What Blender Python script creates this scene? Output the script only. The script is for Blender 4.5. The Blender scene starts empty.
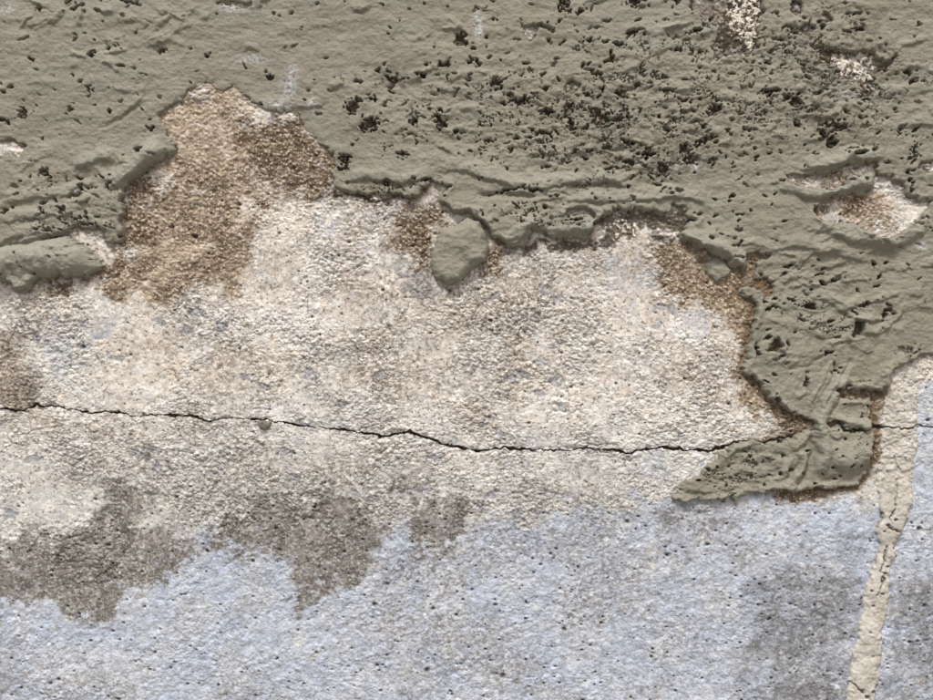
import bpy, math
import numpy as np
from mathutils import Vector

# ------------------------------------------------------------------ camera, sky, sun, exposure
scene = bpy.context.scene
ZC = 1.25                       # height of the picture centre above the ground (m); 1 unit of trace = 1 mm
DIST = 0.86
cam_d = bpy.data.cameras.new("camera")
cam_d.sensor_width = 36.0
cam_d.lens = 36.0 * DIST / 0.9335
cam_d.clip_start = 0.01
cam_d.clip_end = 200.0
cam = bpy.data.objects.new("camera", cam_d)
cam.location = (0.0, -DIST, ZC)
cam.rotation_euler = (math.radians(90), 0, 0)
scene.collection.objects.link(cam)
scene.camera = cam

SUN_EL, SUN_AZ = math.radians(57), math.radians(-26)     # azimuth measured from straight in front of the wall
world = bpy.data.worlds.new("World")
scene.world = world
world.use_nodes = True
wn = world.node_tree
bg = wn.nodes["Background"]
sky = wn.nodes.new("ShaderNodeTexSky")
sky.sky_type = 'NISHITA'
sky.sun_disc = False
sky.sun_elevation = SUN_EL
sky.sun_rotation = math.radians(180) + SUN_AZ
sky.air_density = 0.7
sky.dust_density = 6.0
sky.ozone_density = 0.6
wn.links.new(sky.outputs[0], bg.inputs[0])
bg.inputs[1].default_value = 0.05

sun_d = bpy.data.lights.new("sun", 'SUN')
sun_d.energy = 1.5
sun_d.angle = math.radians(11)
sun_d.color = (1.0, 0.975, 0.945)
sun = bpy.data.objects.new("sun", sun_d)
to_sun = Vector((math.sin(SUN_AZ) * math.cos(SUN_EL), -math.cos(SUN_AZ) * math.cos(SUN_EL), math.sin(SUN_EL)))
sun.rotation_euler = to_sun.to_track_quat('Z', 'Y').to_euler()
sun.location = (-1.0, -3.0, 4.0)
scene.collection.objects.link(sun)

scene.view_settings.view_transform = 'Standard'
scene.view_settings.look = 'None'
scene.view_settings.gamma = 1.0
scene.view_settings.use_curve_mapping = False
scene.view_settings.exposure = 1.2

# ------------------------------------------------------------------ numeric helpers
F = np.float32
rng = np.random.default_rng(11)
TAB = rng.random((16, 256, 256)).astype(F)

def vnoise(x, y, seed):
    xf = np.floor(x); yf = np.floor(y)
    u = (x - xf).astype(F); v = (y - yf).astype(F)
    xi = xf.astype(np.int32) & 255; yi = yf.astype(np.int32) & 255
    x1 = (xi + 1) & 255; y1 = (yi + 1) & 255
    u = u * u * (3 - 2 * u); v = v * v * (3 - 2 * v)
    T = TAB[seed & 15]
    a = T[yi, xi]; b = T[yi, x1]; c = T[y1, xi]; d = T[y1, x1]
    return (a + (b - a) * u) + ((c + (d - c) * u) - (a + (b - a) * u)) * v - F(0.5)

def fbm(x, y, seed, octaves=3, gain=0.5):
    s = np.zeros(np.broadcast(x, y).shape, F); amp = 1.0; f = 1.0
    for o in range(octaves):
        ca, sa = math.cos(0.7 * o + seed), math.sin(0.7 * o + seed)
        if o == 0: ca, sa = 1.0, 0.0
        s += F(amp) * vnoise((x * ca - y * sa) * f + 17.3 * o + seed * 3.1, (x * sa + y * ca) * f + 9.1 * o + seed * 7.7, seed + o)
        amp *= gain; f *= 2.03
    return s * F(1.6)                                   # about -1 .. 1

def worley(x, y, seed):
    xi = np.floor(x).astype(np.int32); yi = np.floor(y).astype(np.int32)
    f1 = np.full(xi.shape, 9, F); f2 = np.full(xi.shape, 9, F); cid = np.zeros(xi.shape, F)
    for dy in (-1, 0, 1):
        for dx in (-1, 0, 1):
            cx = xi + dx; cy = yi + dy
            a = cx & 255; b = cy & 255
            px = cx + TAB[seed & 15, b, a]; py = cy + TAB[(seed + 1) & 15, b, a]
            d = np.hypot(px - x, py - y).astype(F)
            near = d < f1
            f2 = np.where(near, f1, np.minimum(f2, d))
            cid = np.where(near, TAB[(seed + 2) & 15, b, a], cid)
            f1 = np.where(near, d, f1)
    return f1, f2, cid

def sstep(a, b, x):
    t = np.clip((x - a) / (b - a), 0, 1)
    return (t * t * (3 - 2 * t)).astype(F)

# ------------------------------------------------------------------ the sampling grid (mm, x right, y down)
def axis(lo, hi, step, fine=None):
    core = []
    p = lo
    while p < hi:
        core.append(p)
        p += (fine[2] if fine and fine[0] < p < fine[1] else step)
    def grow(start, sign):
        out = []; s = step; q = start
        while abs(q - start) < 620:
            s = min(s * 1.12, 13); q += sign * s; out.append(q)
        return out
    return np.array(grow(core[0], -1)[::-1] + core + grow(core[-1], 1), F)

STEP = 0.86
gx = axis(-14, 947, STEP)
gy = axis(-14, 714, STEP, (401, 456, 0.55))
NX, NY = len(gx), len(gy)
X, Y = np.meshgrid(gx, gy)

# coarse uniform field used for outlines; sampled bilinearly at warped positions
CS = 1.5
cxs = np.arange(-60, 1000, CS, dtype=F); cys = np.arange(-60, 765, CS, dtype=F)
CX, CY = np.meshgrid(cxs, cys)

def sample(field, x, y):
    u = np.clip((x + 60) / CS, 0, len(cxs) - 1.001); v = np.clip((y + 60) / CS, 0, len(cys) - 1.001)
    i = u.astype(np.int32); j = v.astype(np.int32)
    u = (u - i).astype(F); v = (v - j).astype(F)
    a = field[j, i] * (1 - u) + field[j, i + 1] * u
    b = field[j + 1, i] * (1 - u) + field[j + 1, i + 1] * u
    return a * (1 - v) + b * v

def poly_sdf(pts, lim=60):
    """signed distance to a polygon on the coarse grid, positive inside, clipped at -lim"""
    p = np.array(pts, F)
    lo = p.min(0) - lim; hi = p.max(0) + lim
    i0, i1 = np.searchsorted(cxs, [lo[0], hi[0]]); j0, j1 = np.searchsorted(cys, [lo[1], hi[1]])
    out = np.full(CX.shape, -lim, F)
    x = CX[j0:j1, i0:i1]; y = CY[j0:j1, i0:i1]
    d2 = np.full(x.shape, 1e9, F); ins = np.zeros(x.shape, bool)
    q = np.roll(p, -1, 0)
    for (ax, ay), (bx, by) in zip(p, q):
        ex, ey = bx - ax, by - ay
        t = np.clip(((x - ax) * ex + (y - ay) * ey) / (ex * ex + ey * ey + 1e-9), 0, 1)
        d2 = np.minimum(d2, (x - ax - t * ex) ** 2 + (y - ay - t * ey) ** 2)
        if ay != by:
            c = ((ay > y) != (by > y)) & (x < (bx - ax) * (y - ay) / (by - ay) + ax)
            ins ^= c
    d = np.sqrt(d2)
    out[j0:j1, i0:i1] = np.where(ins, np.minimum(d, lim), -np.minimum(d, lim))
    return out

def window(x0, x1, y0, y1):
    i0, i1 = np.searchsorted(gx, [x0, x1]); j0, j1 = np.searchsorted(gy, [y0, y1])
    return slice(j0, j1), slice(i0, i1)

def polyline(pts, pad, x=None, y=None):
    """window, distance, signed offset (positive below the line) and 0..1 position along it"""
    p = np.array(pts, F)
    w = window(p[:, 0].min() - pad, p[:, 0].max() + pad, p[:, 1].min() - pad, p[:, 1].max() + pad)
    x = X[w] if x is None else x[w]; y = Y[w] if y is None else y[w]
    seg = np.hypot(*(p[1:] - p[:-1]).T); tot = seg.sum(); acc = 0
    d = np.full(x.shape, 1e9, F); off = np.zeros(x.shape, F); par = np.zeros(x.shape, F)
    for k in range(len(p) - 1):
        ax, ay = p[k]; ex, ey = p[k + 1] - p[k]
        t = np.clip(((x - ax) * ex + (y - ay) * ey) / (seg[k] ** 2 + 1e-9), 0, 1)
        rx = x - ax - t * ex; ry = y - ay - t * ey
        dd = np.hypot(rx, ry)
        m = dd < d
        side = np.sign(ex * (y - ay) - ey * (x - ax))
        d = np.where(m, dd, d); off = np.where(m, side, off); par = np.where(m, (acc + t * seg[k]) / tot, par)
        acc += seg[k]
    return w, d.astype(F), off.astype(F), par.astype(F)

def splat(lst):
    s = np.zeros(X.shape, F)
    for (cx, cy, rx, ry, a) in lst:
        w = window(cx - 3 * rx, cx + 3 * rx, cy - 3 * ry, cy + 3 * ry)
        s[w] += F(a) * np.exp(-((X[w] - cx) / rx) ** 2 - ((Y[w] - cy) / ry) ** 2)
    return s

# shared low-frequency warps
w1x = fbm(X / 14, Y / 14, 1, 3); w1y = fbm(X / 14, Y / 14, 4, 3)
w2x = fbm(X / 4.5, Y / 4.5, 6, 2); w2y = fbm(X / 4.5, Y / 4.5, 8, 2)
w3x = fbm(X / 2.2, Y / 2.2, 2, 1); w3y = fbm(X / 2.2, Y / 2.2, 9, 1)
WX = X + 3.6 * w1x + 2.2 * w2x + 0.9 * w3x; WY = Y + 3.6 * w1y + 2.2 * w2y + 0.9 * w3y            # mildly ragged outlines
QX = X + 9 * w1x + 3.5 * w2x; QY = Y + 9 * w1y + 3.5 * w2y                # strongly ragged stains

# ------------------------------------------------------------------ traced outlines
COAT = [(-400, -400), (-400, 277), (-30, 279), (0, 277), (5, 281), (13, 288), (24, 293), (33, 290), (41, 281), (64, 275.5), (77, 278), (87, 283),
        (98, 272), (106, 264.5), (92, 252), (65.5, 234), (75, 230.5), (87, 228), (103, 230.5), (105, 238), (110.5, 242), (121, 242),
        (122, 223), (128.5, 212.5), (121, 200), (123, 191), (134, 180), (144, 173), (157, 165), (167, 161), (177, 155), (176, 147),
        (168, 137), (162, 125), (160, 122), (169, 110), (183, 102), (186, 93.5), (199, 84), (212, 84), (219, 91), (235, 87), (248, 98.5),
        (260.5, 109), (276, 114), (289, 109), (298, 115), (307, 128), (320, 140), (332.5, 158), (334, 173), (335, 188), (348, 195),
        (365, 198), (378, 192), (391, 196), (406, 199), (421, 198), (423, 190), (434, 182), (446.5, 186), (440, 199), (457, 212),
        (466, 214), (476.5, 218.5), (485, 231.5), (491, 240), (504, 244), (511, 249), (520, 246), (528, 244), (532, 231), (543, 232.5),
        (556, 238), (573, 236), (588, 237), (594, 229), (596, 221), (607, 215), (611, 208), (633, 208), (659, 212), (669, 210),
        (676, 204), (686.5, 212), (693, 223), (684, 227), (680, 236), (693, 244), (714, 257), (729, 265), (742, 275), (742, 264),
        (746, 253.5), (770, 252.5), (757, 264), (751, 274), (766, 280), (774, 294), (768, 300), (761, 291), (748, 286), (739, 289), (744, 295),
        (755, 299), (753, 317), (747, 343), (746, 357), (743, 368.5), (750, 377), (764.5, 390), (777, 406), (787, 413), (801.6, 418.6),
        (813, 423), (814.5, 430), (807, 433), (790, 440), (761.5, 443), (738, 441.6), (722, 452), (707.6, 466), (690, 479), (673, 495),
        (671, 500.6), (685, 502), (714, 498), (738, 496.5), (762.5, 494), (784, 488.5), (800, 488.5), (813.5, 487), (832, 488.5),
        (854, 484.5), (868, 472.4), (872, 455), (872, 433.6), (871, 415), (871, 404), (870, 397), (843, 397.4), (832, 392), (843, 388),
        (864, 389), (876, 391), (890, 386), (887, 374), (896, 366), (916, 358.6), (933, 351), (960, 343), (1400, 330), (1400, -400)]
HOLES = [
    [(-20, 139), (0, 139), (15, 140.5), (24, 147), (15, 157), (0, 158.5), (-20, 156)],
    [(690, -12), (694, 13), (705, 21), (716, 13), (720, 24), (718, 41), (711.5, 49), (716, 62), (726.5, 56), (739, 60), (750, 56), (758.6, 43),
     (756.5, 30), (763, 13), (758.6, -12)],
    [(808, 44), (822, 44), (836, 52), (844, 55), (870, 53), (872, 62), (884, 61), (894, 54), (890, 62), (873, 76), (872, 90), (860, 96),
     (856, 80), (842, 79), (836, 66), (818, 66)],
    [(785, 176), (799, 177), (827, 175), (839, 168), (857, 164), (876, 166), (874, 178), (863, 177), (849, 179), (833, 190), (817, 190), (791, 185)],
    [(815, 208), (825, 200), (845, 197), (863, 194), (873, 188), (873, 179), (889, 178), (903, 184), (905, 196), (917, 202), (929, 203), (927, 210),
     (917, 220), (911, 228), (893, 238), (877, 236), (861, 228), (853, 223), (825, 224), (817, 216)],
    [(917, 168), (933, 160), (950, 158), (950, 174), (930, 174)],
    [(824, 423), (833, 420), (844, 424), (833, 428)],
    [(763, 352), (772, 338), (777, 338), (777, 356), (773, 352)],
    [(850, 326), (856, 323), (863, 325), (862, 335), (855, 338), (850, 334)],
    [(567, 212), (580, 210), (594, 212), (592, 216), (578, 215), (568, 218)],
    [(790, 5), (800, 4), (803, 11), (797, 18), (789, 14)], [(802, 25), (808, 21), (814, 30), (809, 38), (801, 32)],
    [(821, 16), (828, 17), (828, 23), (822, 24)], [(819, 27), (824, 28), (823, 33), (818, 32)],
    [(568, 85), (575, 82), (580, 88), (572, 97), (566, 92)],
    [(225, 0), (250, 3), (246, 7), (232, 6)],
    [(520, 26), (540, 26), (556, 29), (556, 32), (535, 30), (533, 41), (528, 40)],
]
DAB = [(468, 217.5), (479, 222), (485, 233.6), (488, 251), (485, 261.5), (470, 271), (461.5, 282), (448.6, 286), (436, 278.6), (430, 266),
       (431.5, 253), (438, 240), (440, 229), (449, 228), (457, 225)]
FLAKE = [(699, 266), (708, 260), (717, 256), (726, 263), (733, 272), (724, 279), (716, 281), (709, 276)]
LUMP = [(679, 235), (686, 232.5), (692, 236), (693, 240), (686, 242), (680, 240)]
STRIP = [(884, 392), (881, 440), (879, 480), (879, 511), (880, 519), (875.5, 527), (877, 546), (872, 563), (866, 588.5), (861, 615), (852, 656),
         (845.6, 681), (843, 705), (836, 740), (820, 900), (850, 900), (867, 740), (874, 700), (877, 669), (880, 643.5), (886.5, 612),
         (889.6, 584), (889.6, 568), (896, 555.5), (893, 544), (902, 532), (907, 514.6), (912, 485), (917, 450), (918, 400), (918, 340), (884, 340)]
CRACK = [(-80, 412), (0, 410), (20, 410), (36, 405), (57, 405), (75, 411), (110, 413), (130, 416), (175, 415), (190, 416), (210, 421), (230, 418), (265, 419),
         (290, 425), (325, 427), (345, 430), (380, 436), (410, 431), (430, 438), (448, 445.5), (481, 450), (533, 448), (553.5, 450), (595, 449),
         (631, 452.5), (667, 447), (698, 451.4), (724, 447), (738, 442), (764, 442.5), (790, 438), (812, 432), (840, 428), (884, 428), (899, 427),
         (908, 428.5), (918, 425.5), (933, 426), (1010, 423)]
PEBBLE = [(257, 420.5), (264, 420), (273, 421.5), (271, 427), (266, 431), (260, 428)]

print("outlines")
coat_sdf = poly_sdf(COAT)
for h in HOLES:
    coat_sdf = np.minimum(coat_sdf, -poly_sdf(h))
dC = sample(coat_sdf, WX, WY)

# ------------------------------------------------------------------ stain / paint masks for the wall face
rag = 15 * fbm(X / 30, Y / 24, 2, 5, 0.62)
rag_fine = 7 * fbm(X / 5, Y / 4, 7, 3, 0.7)
def mask(pts, soft, x=None, y=None):
    if x is None:
        return sstep(-soft, soft, sample(poly_sdf(pts), QX, QY) + rag * min(1.0, soft / 7) + rag_fine * min(1.0, soft / 6))
    return sstep(-soft, soft, sample(poly_sdf(pts), x, y))

def masks(lst, soft): 
    m = np.zeros(X.shape, F)
    for p in lst: m = np.maximum(m, mask(p, soft))
    return m

blue = mask([(-60, 585), (40, 580), (70, 590), (110, 582), (160, 560), (190, 535), (220, 525), (262, 525), (295, 535), (300, 560), (335, 560), (372, 535), (388, 525),
             (420, 525), (450, 520), (475, 516), (520, 516), (600, 508), (680, 503), (780, 498), (850, 492), (900, 500), (1000, 430), (1000, 764), (-60, 764)], 15)
side = mask([(919, 380), (1000, 370), (1000, 764), (905, 764), (908, 520)], 2.5, WX, WY)
blue = np.maximum(blue, side * 0.9)
blue = np.maximum(blue, 0.5 * masks([[(40, 345), (62, 340), (72, 368), (50, 378), (38, 364)], [(92, 318), (105, 318), (104, 326), (90, 326)],
                                [(312, 208), (340, 206), (352, 228), (330, 236), (314, 222)], [(352, 240), (368, 238), (366, 252), (354, 250)],
                                [(385, 218), (410, 216), (408, 230), (388, 232)], [(580, 262), (640, 258), (660, 285), (640, 300), (600, 280)],
                                [(690, 310), (712, 310), (710, 345), (694, 350)], [(655, 452), (700, 456), (690, 480), (650, 476)],
                                [(388, 268), (405, 272), (402, 282), (388, 280)]], 8))
greyed = np.clip(sstep(380, 500, Y + 26 * fbm(X / 60, Y / 40, 3, 3)) * 0.9
         + masks([[(20, 340), (90, 330), (95, 400), (60, 410), (20, 390)], [(340, 350), (330, 430), (290, 440), (300, 380)], [(520, 430), (650, 430), (660, 470), (520, 480)]], 22) * 0.6, 0, 1)
stain = masks([[(-60, 560), (0, 548), (20, 545), (31, 532), (70, 540), (98, 508), (96, 478), (125, 470), (150, 480), (148, 510), (129, 530), (175, 540), (206, 543),
                (190, 560), (165, 582), (123, 592), (108, 610), (82, 624), (57, 624), (39, 606), (20, 600), (-60, 605)],
               [(205, 545), (221, 512), (247, 506), (258, 486), (278, 490), (298, 506), (330, 498), (360, 512), (383, 532), (370, 558), (355, 580), (329, 598), (298, 606),
                (303, 570), (278, 552), (242, 547)],
               [(412, 552), (412, 522), (434, 514), (428, 490), (465, 490), (483, 508), (467, 526), (454, 544)],
               [(384, 478), (411, 484), (409, 498), (392, 494)], [(306, 488), (322, 488), (318, 500), (308, 500)], [(522, 484), (542, 486), (538, 498), (524, 494)]], 5.5)
stain_soft = masks([[(742, 600), (765, 555), (800, 562), (860, 548), (866, 590), (846, 705), (820, 760), (738, 760)],
                    [(900, 600), (905, 560), (935, 570), (990, 640), (990, 760), (885, 760)],
                    [(400, 268), (430, 272), (425, 292), (402, 290)],
                    [(660, 505), (705, 505), (700, 520), (660, 522)],
                    [(-60, 648), (12, 640), (14, 690), (-60, 720)]], 16)
stain_soft *= (0.8 + 0.6 * fbm(X / 28, Y / 22, 5, 4, 0.6))
tan_halo = masks([[(655, 245), (690, 236), (742, 270), (760, 296), (756, 320), (750, 370), (780, 404), (788, 414), (775, 424), (752, 402), (733, 368), (726, 312), (704, 302), (680, 304), (662, 278)]], 5)
brown = masks([[(240, 118), (276, 116), (300, 112), (345, 165), (340, 196), (320, 206), (280, 200), (262, 172), (235, 150)],
               [(90, 234), (112, 240), (125, 195), (150, 172), (160, 195), (150, 240), (130, 262), (96, 282), (70, 296), (40, 292), (100, 268)],
               [(396, 206), (425, 196), (446, 200), (458, 212), (436, 250), (428, 276), (412, 262), (392, 240)],
               [(484, 232), (500, 246), (512, 252), (498, 262), (486, 262)],
               [(784, 174), (830, 172), (878, 162), (876, 180), (850, 182), (830, 192), (790, 188)], [(812, 204), (850, 192), (872, 198), (845, 214), (830, 226), (812, 222)],
               [(768, 418), (800, 416), (816, 422), (818, 430), (790, 440), (775, 432)],
               [(830, 382), (892, 384), (890, 396), (886, 470), (878, 484), (862, 492), (800, 496), (790, 486), (866, 470), (868, 402), (830, 398)],
               [(330, 190), (440, 180), (440, 200), (400, 204), (340, 204)], [(745, 250), (775, 250), (776, 300), (755, 300)]], 9)
tan = 0.9 * masks([[(155, 120), (205, 78), (250, 90), (262, 130), (262, 190), (250, 210), (250, 260), (238, 296), (200, 280), (160, 305), (105, 290), (130, 230), (160, 180)],
             [(655, 245), (690, 238), (742, 272), (758, 296), (753, 320), (748, 370), (778, 404), (786, 414), (775, 424), (754, 402), (735, 368), (727, 312), (704, 300), (680, 302), (664, 276)],
             [(820, 196), (880, 186), (900, 196), (880, 225), (830, 222)], 
             [(780, 484), (868, 474), (884, 450), (884, 480), (868, 496), (800, 500)]], 11)
tan = np.maximum(tan, tan_halo)
brown = np.maximum(brown, 0.45 * tan_halo)
brown = np.maximum(brown, mask([(150, 180), (262, 150), (262, 200), (246, 215), (244, 285), (200, 285), (150, 300), (100, 285), (120, 240)], 14) * sstep(-0.35, 0.35, fbm(X / 26, Y / 20, 15, 4, 0.6)) * 0.8)
brown = np.maximum(brown, mask([(84, 232), (110, 240), (124, 205), (150, 172), (166, 190), (150, 232), (120, 262), (90, 282), (74, 284), (104, 264)], 6) * 0.95)
brown = np.maximum(brown, 0.75 * mask([(-60, 300), (-10, 320), (20, 342), (32, 374), (36, 402), (-60, 404)], 16))
black = np.maximum(masks([[(592, 208), (640, 206), (690, 210), (696, 232), (664, 238), (640, 232), (600, 246)], [(520, 240), (600, 232), (604, 248), (560, 252), (520, 256)], [(334, 192), (420, 196), (400, 203), (340, 202)]], 3) * 0.9,
         sstep(0.5, 3.5, dC) * sstep(480, 440, Y))
black = np.maximum(black, sstep(520, 540, X) * sstep(152, 140, Y) * (0.75 + 0.3 * rag_fine / 7))
black = np.maximum(black, 0.9 * mask([(845, 318), (868, 318), (868, 342), (845, 342)], 2, X, Y))
black = np.maximum(black, 0.6 * mask([(758, 334), (780, 334), (780, 358), (758, 358)], 2, X, Y))
black = np.clip(black, 0, 1)
dirt = np.clip(sstep(-0.15, 0.55, fbm(X / 70, Y / 55, 6, 4, 0.6)) * 0.55 + splat([(385, 370, 60, 60, 0.45), (415, 285, 26, 20, 0.55), (520, 320, 90, 60, 0.4), (215, 340, 14, 24, 0.35), (90, 320, 60, 14, 0.3),
                (330, 480, 60, 26, 0.5), (470, 380, 60, 50, 0.35), (650, 380, 80, 40, 0.2), (15, 330, 20, 30, 0.6), (560, 490, 50, 14, 0.4), (120, 460, 80, 26, 0.3), (560, 580, 30, 20, 0.4),
                (420, 590, 40, 26, 0.45), (680, 640, 60, 40, 0.3), (700, 520, 40, 12, 0.5), (30, 680, 30, 30, 0.3)]) * (0.9 + rag_fine / 12), 0, 1)
# wall hidden below the mortar is mouldy and almost black; it shows in the pits
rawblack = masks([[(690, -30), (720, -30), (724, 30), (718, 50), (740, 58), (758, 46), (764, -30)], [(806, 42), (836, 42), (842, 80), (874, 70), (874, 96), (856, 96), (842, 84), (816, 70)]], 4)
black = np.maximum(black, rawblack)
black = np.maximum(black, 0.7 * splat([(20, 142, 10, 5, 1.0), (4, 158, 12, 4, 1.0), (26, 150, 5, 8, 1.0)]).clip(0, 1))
white = masks([[(724, -30), (757, -30), (757, 40), (744, 48), (735, 30)], [(838, 53), (872, 53), (872, 80), (840, 82)], [(810, 46), (828, 46), (826, 62), (814, 62)],
               [(880, 178), (900, 184), (898, 200), (884, 196)], [(606, 221), (640, 220), (644, 230), (612, 233)], [(262, 205), (330, 200), (345, 215), (300, 240), (262, 232)],
               [(-30, 138), (24, 142), (22, 158), (-30, 158)], [(250, 172), (275, 176), (270, 186), (252, 186)], [(905, 200), (930, 204), (915, 222), (900, 216)],
               [(230, 100), (250, 100), (262, 116), (248, 120)], [(205, 230), (220, 232), (216, 246), (204, 244)]], 5)

# brown rim that follows the mortar edge, widest round the right-hand tongue
edge = sample(coat_sdf, X + 2.2 * w1x + 1.6 * w2x, Y + 2.2 * w1y + 1.6 * w2y)
rim_w = 3.0 + 2.0 * w1x + 9.0 * np.clip(splat([(760, 330, 30, 90, 1.0), (800, 420, 40, 16, 0.9), (880, 430, 16, 50, 0.8), (850, 490, 40, 14, 0.7), (860, 392, 40, 10, 0.8), (800, 494, 26, 8, 0.5)]), 0, 1)
rim = sstep(-rim_w, -0.35 * rim_w, edge) * np.clip(0.55 + splat([(760, 330, 40, 90, 0.5), (880, 430, 24, 60, 0.5), (850, 490, 50, 14, 0.5), (800, 420, 40, 16, 0.5)]), 0, 1)
rim *= 1 - 0.9 * np.clip(splat([(715, 498, 60, 14, 1.0), (700, 470, 40, 20, 1.0)]), 0, 1)
# bluish-grey flecks where the top paint has chipped off
ff1, ff2, fid = worley((X + 5 * w1x + 2.5 * w2x) / 24, (Y + 4 * w1y + 2 * w2y) / 15, 7)
fleck = sstep(0.34, 0.24, ff1 + 0.10 * w2x) * sstep(0.76, 0.80, fid) * sstep(-0.1, 0.2, fbm(X / 90, Y / 60, 12, 2)) * (1 - 0.7 * blue)

# ------------------------------------------------------------------ wall relief (mm, towards the viewer)
print("wall relief")
low = 2.2 * fbm(X / 150, Y / 120, 2, 3) + 0.5 * fbm(X / 34, Y / 30, 7, 3)
gwx = X + 0.8 * w2x + 0.8 * w1x; gwy = Y + 0.8 * w2y + 0.8 * w1y
fa1, fa2, ida = worley(gwx / 5.0, gwy / 4.4, 3)
fb1, fb2, idb = worley(gwx / 3.1 + 31, gwy / 2.9 + 7, 9)
dome_a = np.clip(1 - (fa1 / 0.72) ** 2, 0, 1) * (0.55 + 0.75 * ida)
dome_b = np.clip(1 - (fb1 / 0.72) ** 2, 0, 1) * (0.4 + 0.9 * idb)
ca, sa = math.cos(0.42), math.sin(0.42)
RX, RY = X * ca - Y * sa, X * sa + Y * ca
lumps = fbm(RX / 9.0, RY / 5.2, 10, 3, 0.55)
fine = fbm(X / 2.1, Y / 2.1, 12, 2)
rough_map = np.clip(0.85 + 1.0 * fbm(X / 40, Y / 32, 13, 4, 0.6), 0.25, 1.6)
rough_map = rough_map * (1 - 0.65 * blue) + 0.95 * 0.65 * blue
lump_iso = fbm(X / 7.5, Y / 6.5, 14, 3, 0.6)
crev = sstep(0.22, 0.0, fa2 - fa1) * sstep(-0.2, 0.3, fbm(X / 16, Y / 14, 3, 2))
vary = sstep(-0.3, 0.4, fbm(X / 38, Y / 30, 1, 3))
fc1, fc2, idc0 = worley(gwx / 8.5 + 3, gwy / 7.5 + 60, 12)
big_grain = np.clip(1 - (fc1 / 0.5) ** 2, 0, 1) * sstep(0.72, 0.8, idc0)
H_cream = (0.25 + 0.6 * vary) * dome_a + (1.15 - 0.45 * vary) * dome_b + 0.35 * lump_iso + 0.45 * fine - 0.7 * crev + 1.1 * big_grain
H_blue = 0.6 * lumps + 0.35 * lump_iso + 0.35 * dome_a + 0.6 * dome_b + 0.22 * fine
H_brown = 0.6 * dome_a + 1.35 * dome_b + 0.7 * lump_iso + 0.5 * fine - 1.0
exposed = np.clip(brown + tan * 0.8 + black, 0, 1)
Hw = low + rough_map * (0.88 * H_cream * (1 - blue) + 0.9 * H_blue * blue) * (1 - exposed) + H_brown * exposed - 0.55 * stain * (1 - exposed) - 0.7 * fleck

def scatter(n, x0, x1, y0, y1, dens=None, r=np.random.default_rng(5)):
    out = []
    while len(out) < n:
        x = r.uniform(x0, x1); y = r.uniform(y0, y1)
        if dens is None or r.random() < dens(x, y): out.append((x, y))
    return out

r2 = np.random.default_rng(21)
dots = np.zeros(X.shape, F)
for (cx, cy) in scatter(950, -10, 943, 200, 710, lambda x, y: 0.35 + 0.65 * (y > 500), r2):
    rx = 0.7 + 0.9 * r2.random() ** 2.5 + (1.2 if r2.random() < 0.04 else 0); ry = rx * r2.uniform(0.6, 1.0)
    w = window(cx - 3 * rx - 1, cx + 3 * rx + 1, cy - 3 * ry - 1, cy + 3 * ry + 1)
    q = ((X[w] + 0.4 * w2x[w] - cx) / rx) ** 2 + ((Y[w] + 0.4 * w2y[w] - cy) / ry) ** 2
    dots[w] = np.maximum(dots[w], np.exp(-q ** 1.5))
Hw -= 3.0 * dots

w, d, off, par = polyline(CRACK, 10, X + 0.7 * w1x + 0.8 * w2x, Y + 1.8 * w1y + 1.7 * w2y)
half = 0.45 + 0.9 * fbm(X[w] / 11, Y[w] / 40, 14, 3) + 0.3 * sstep(560, 640, X[w]) - 0.62 * sstep(830, 850, X[w])
half = np.clip(half + 0.25 * fine[w], -0.1, 1.5)
groove = np.zeros(X.shape, F)
groove[w] = sstep(half + 0.75, half - 0.35, d)
Hw -= 5.0 * groove
Hw[w] -= 1.5 * np.exp(-((d - 1.0) / 2.4) ** 2) * sstep(0.0, 0.45, fbm(X[w] / 7, Y[w] / 6, 5, 3))

# ------------------------------------------------------------------ mortar relief
print("mortar relief")
thick = 4.2 + 1.5 * fbm(X / 70, Y / 40, 11, 3)
thick += splat([(40, 262, 60, 16, 6.0), (115, 215, 22, 22, 3.5), (150, 160, 26, 20, 4.0), (530, 225, 60, 16, 4.0), (620, 205, 60, 10, 2.0), (455, 205, 22, 16, 1.0),
                (710, 245, 30, 14, 3.5), (760, 340, 18, 50, 2.2), (780, 400, 30, 30, 2.0), (842, 448, 30, 34, 4.5), (730, 475, 50, 24, 1.2), (850, 340, 60, 40, 1.5),
                (240, 90, 70, 26, -3.0), (310, 130, 26, 30, -2.8), (340, 180, 14, 18, -1.8), (380, 190, 40, 10, -0.5), (850, 240, 60, 14, 2.0), (20, 150, 30, 20, -1.0),
                (640, 120, 110, 70, -0.8)])
thick = np.maximum(thick, 0.8)
surf = 0.55 * fbm(X / 80 + 0.02 * Y, Y / 11, 5, 3) + 0.6 * fbm(X / 15, Y / 11, 13, 4, 0.6) + 0.55 * fbm(X / 26, Y / 7, 9, 3) + 0.5 * fbm(X / 7, Y / 5.5, 2, 3, 0.6) + 0.42 * fbm(X / 2.6, Y / 2.2, 6, 2)
rough_c = np.clip(splat([(600, 130, 130, 60, 1.0), (780, 60, 120, 60, 0.7), (800, 300, 70, 40, 0.6), (90, 215, 70, 26, 0.8), (420, 110, 80, 50, 0.5), (560, 220, 60, 14, 1.0),
                         (390, 190, 50, 10, 0.9), (120, 45, 90, 30, 0.25), (740, 470, 45, 22, 0.8), (840, 110, 60, 40, 0.5)]), 0, 1.2)
f1, f2, idc = worley((X + 2.5 * w2x + 3 * w1x) / 11, (Y + 2.0 * w2y + 2 * w1y) / 7.5, 5)
surf += rough_c * (1.7 * (0.5 - f1) + 0.8 * (idc - 0.5) + 0.9 * fbm(X / 9, Y / 6, 4, 3))
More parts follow.
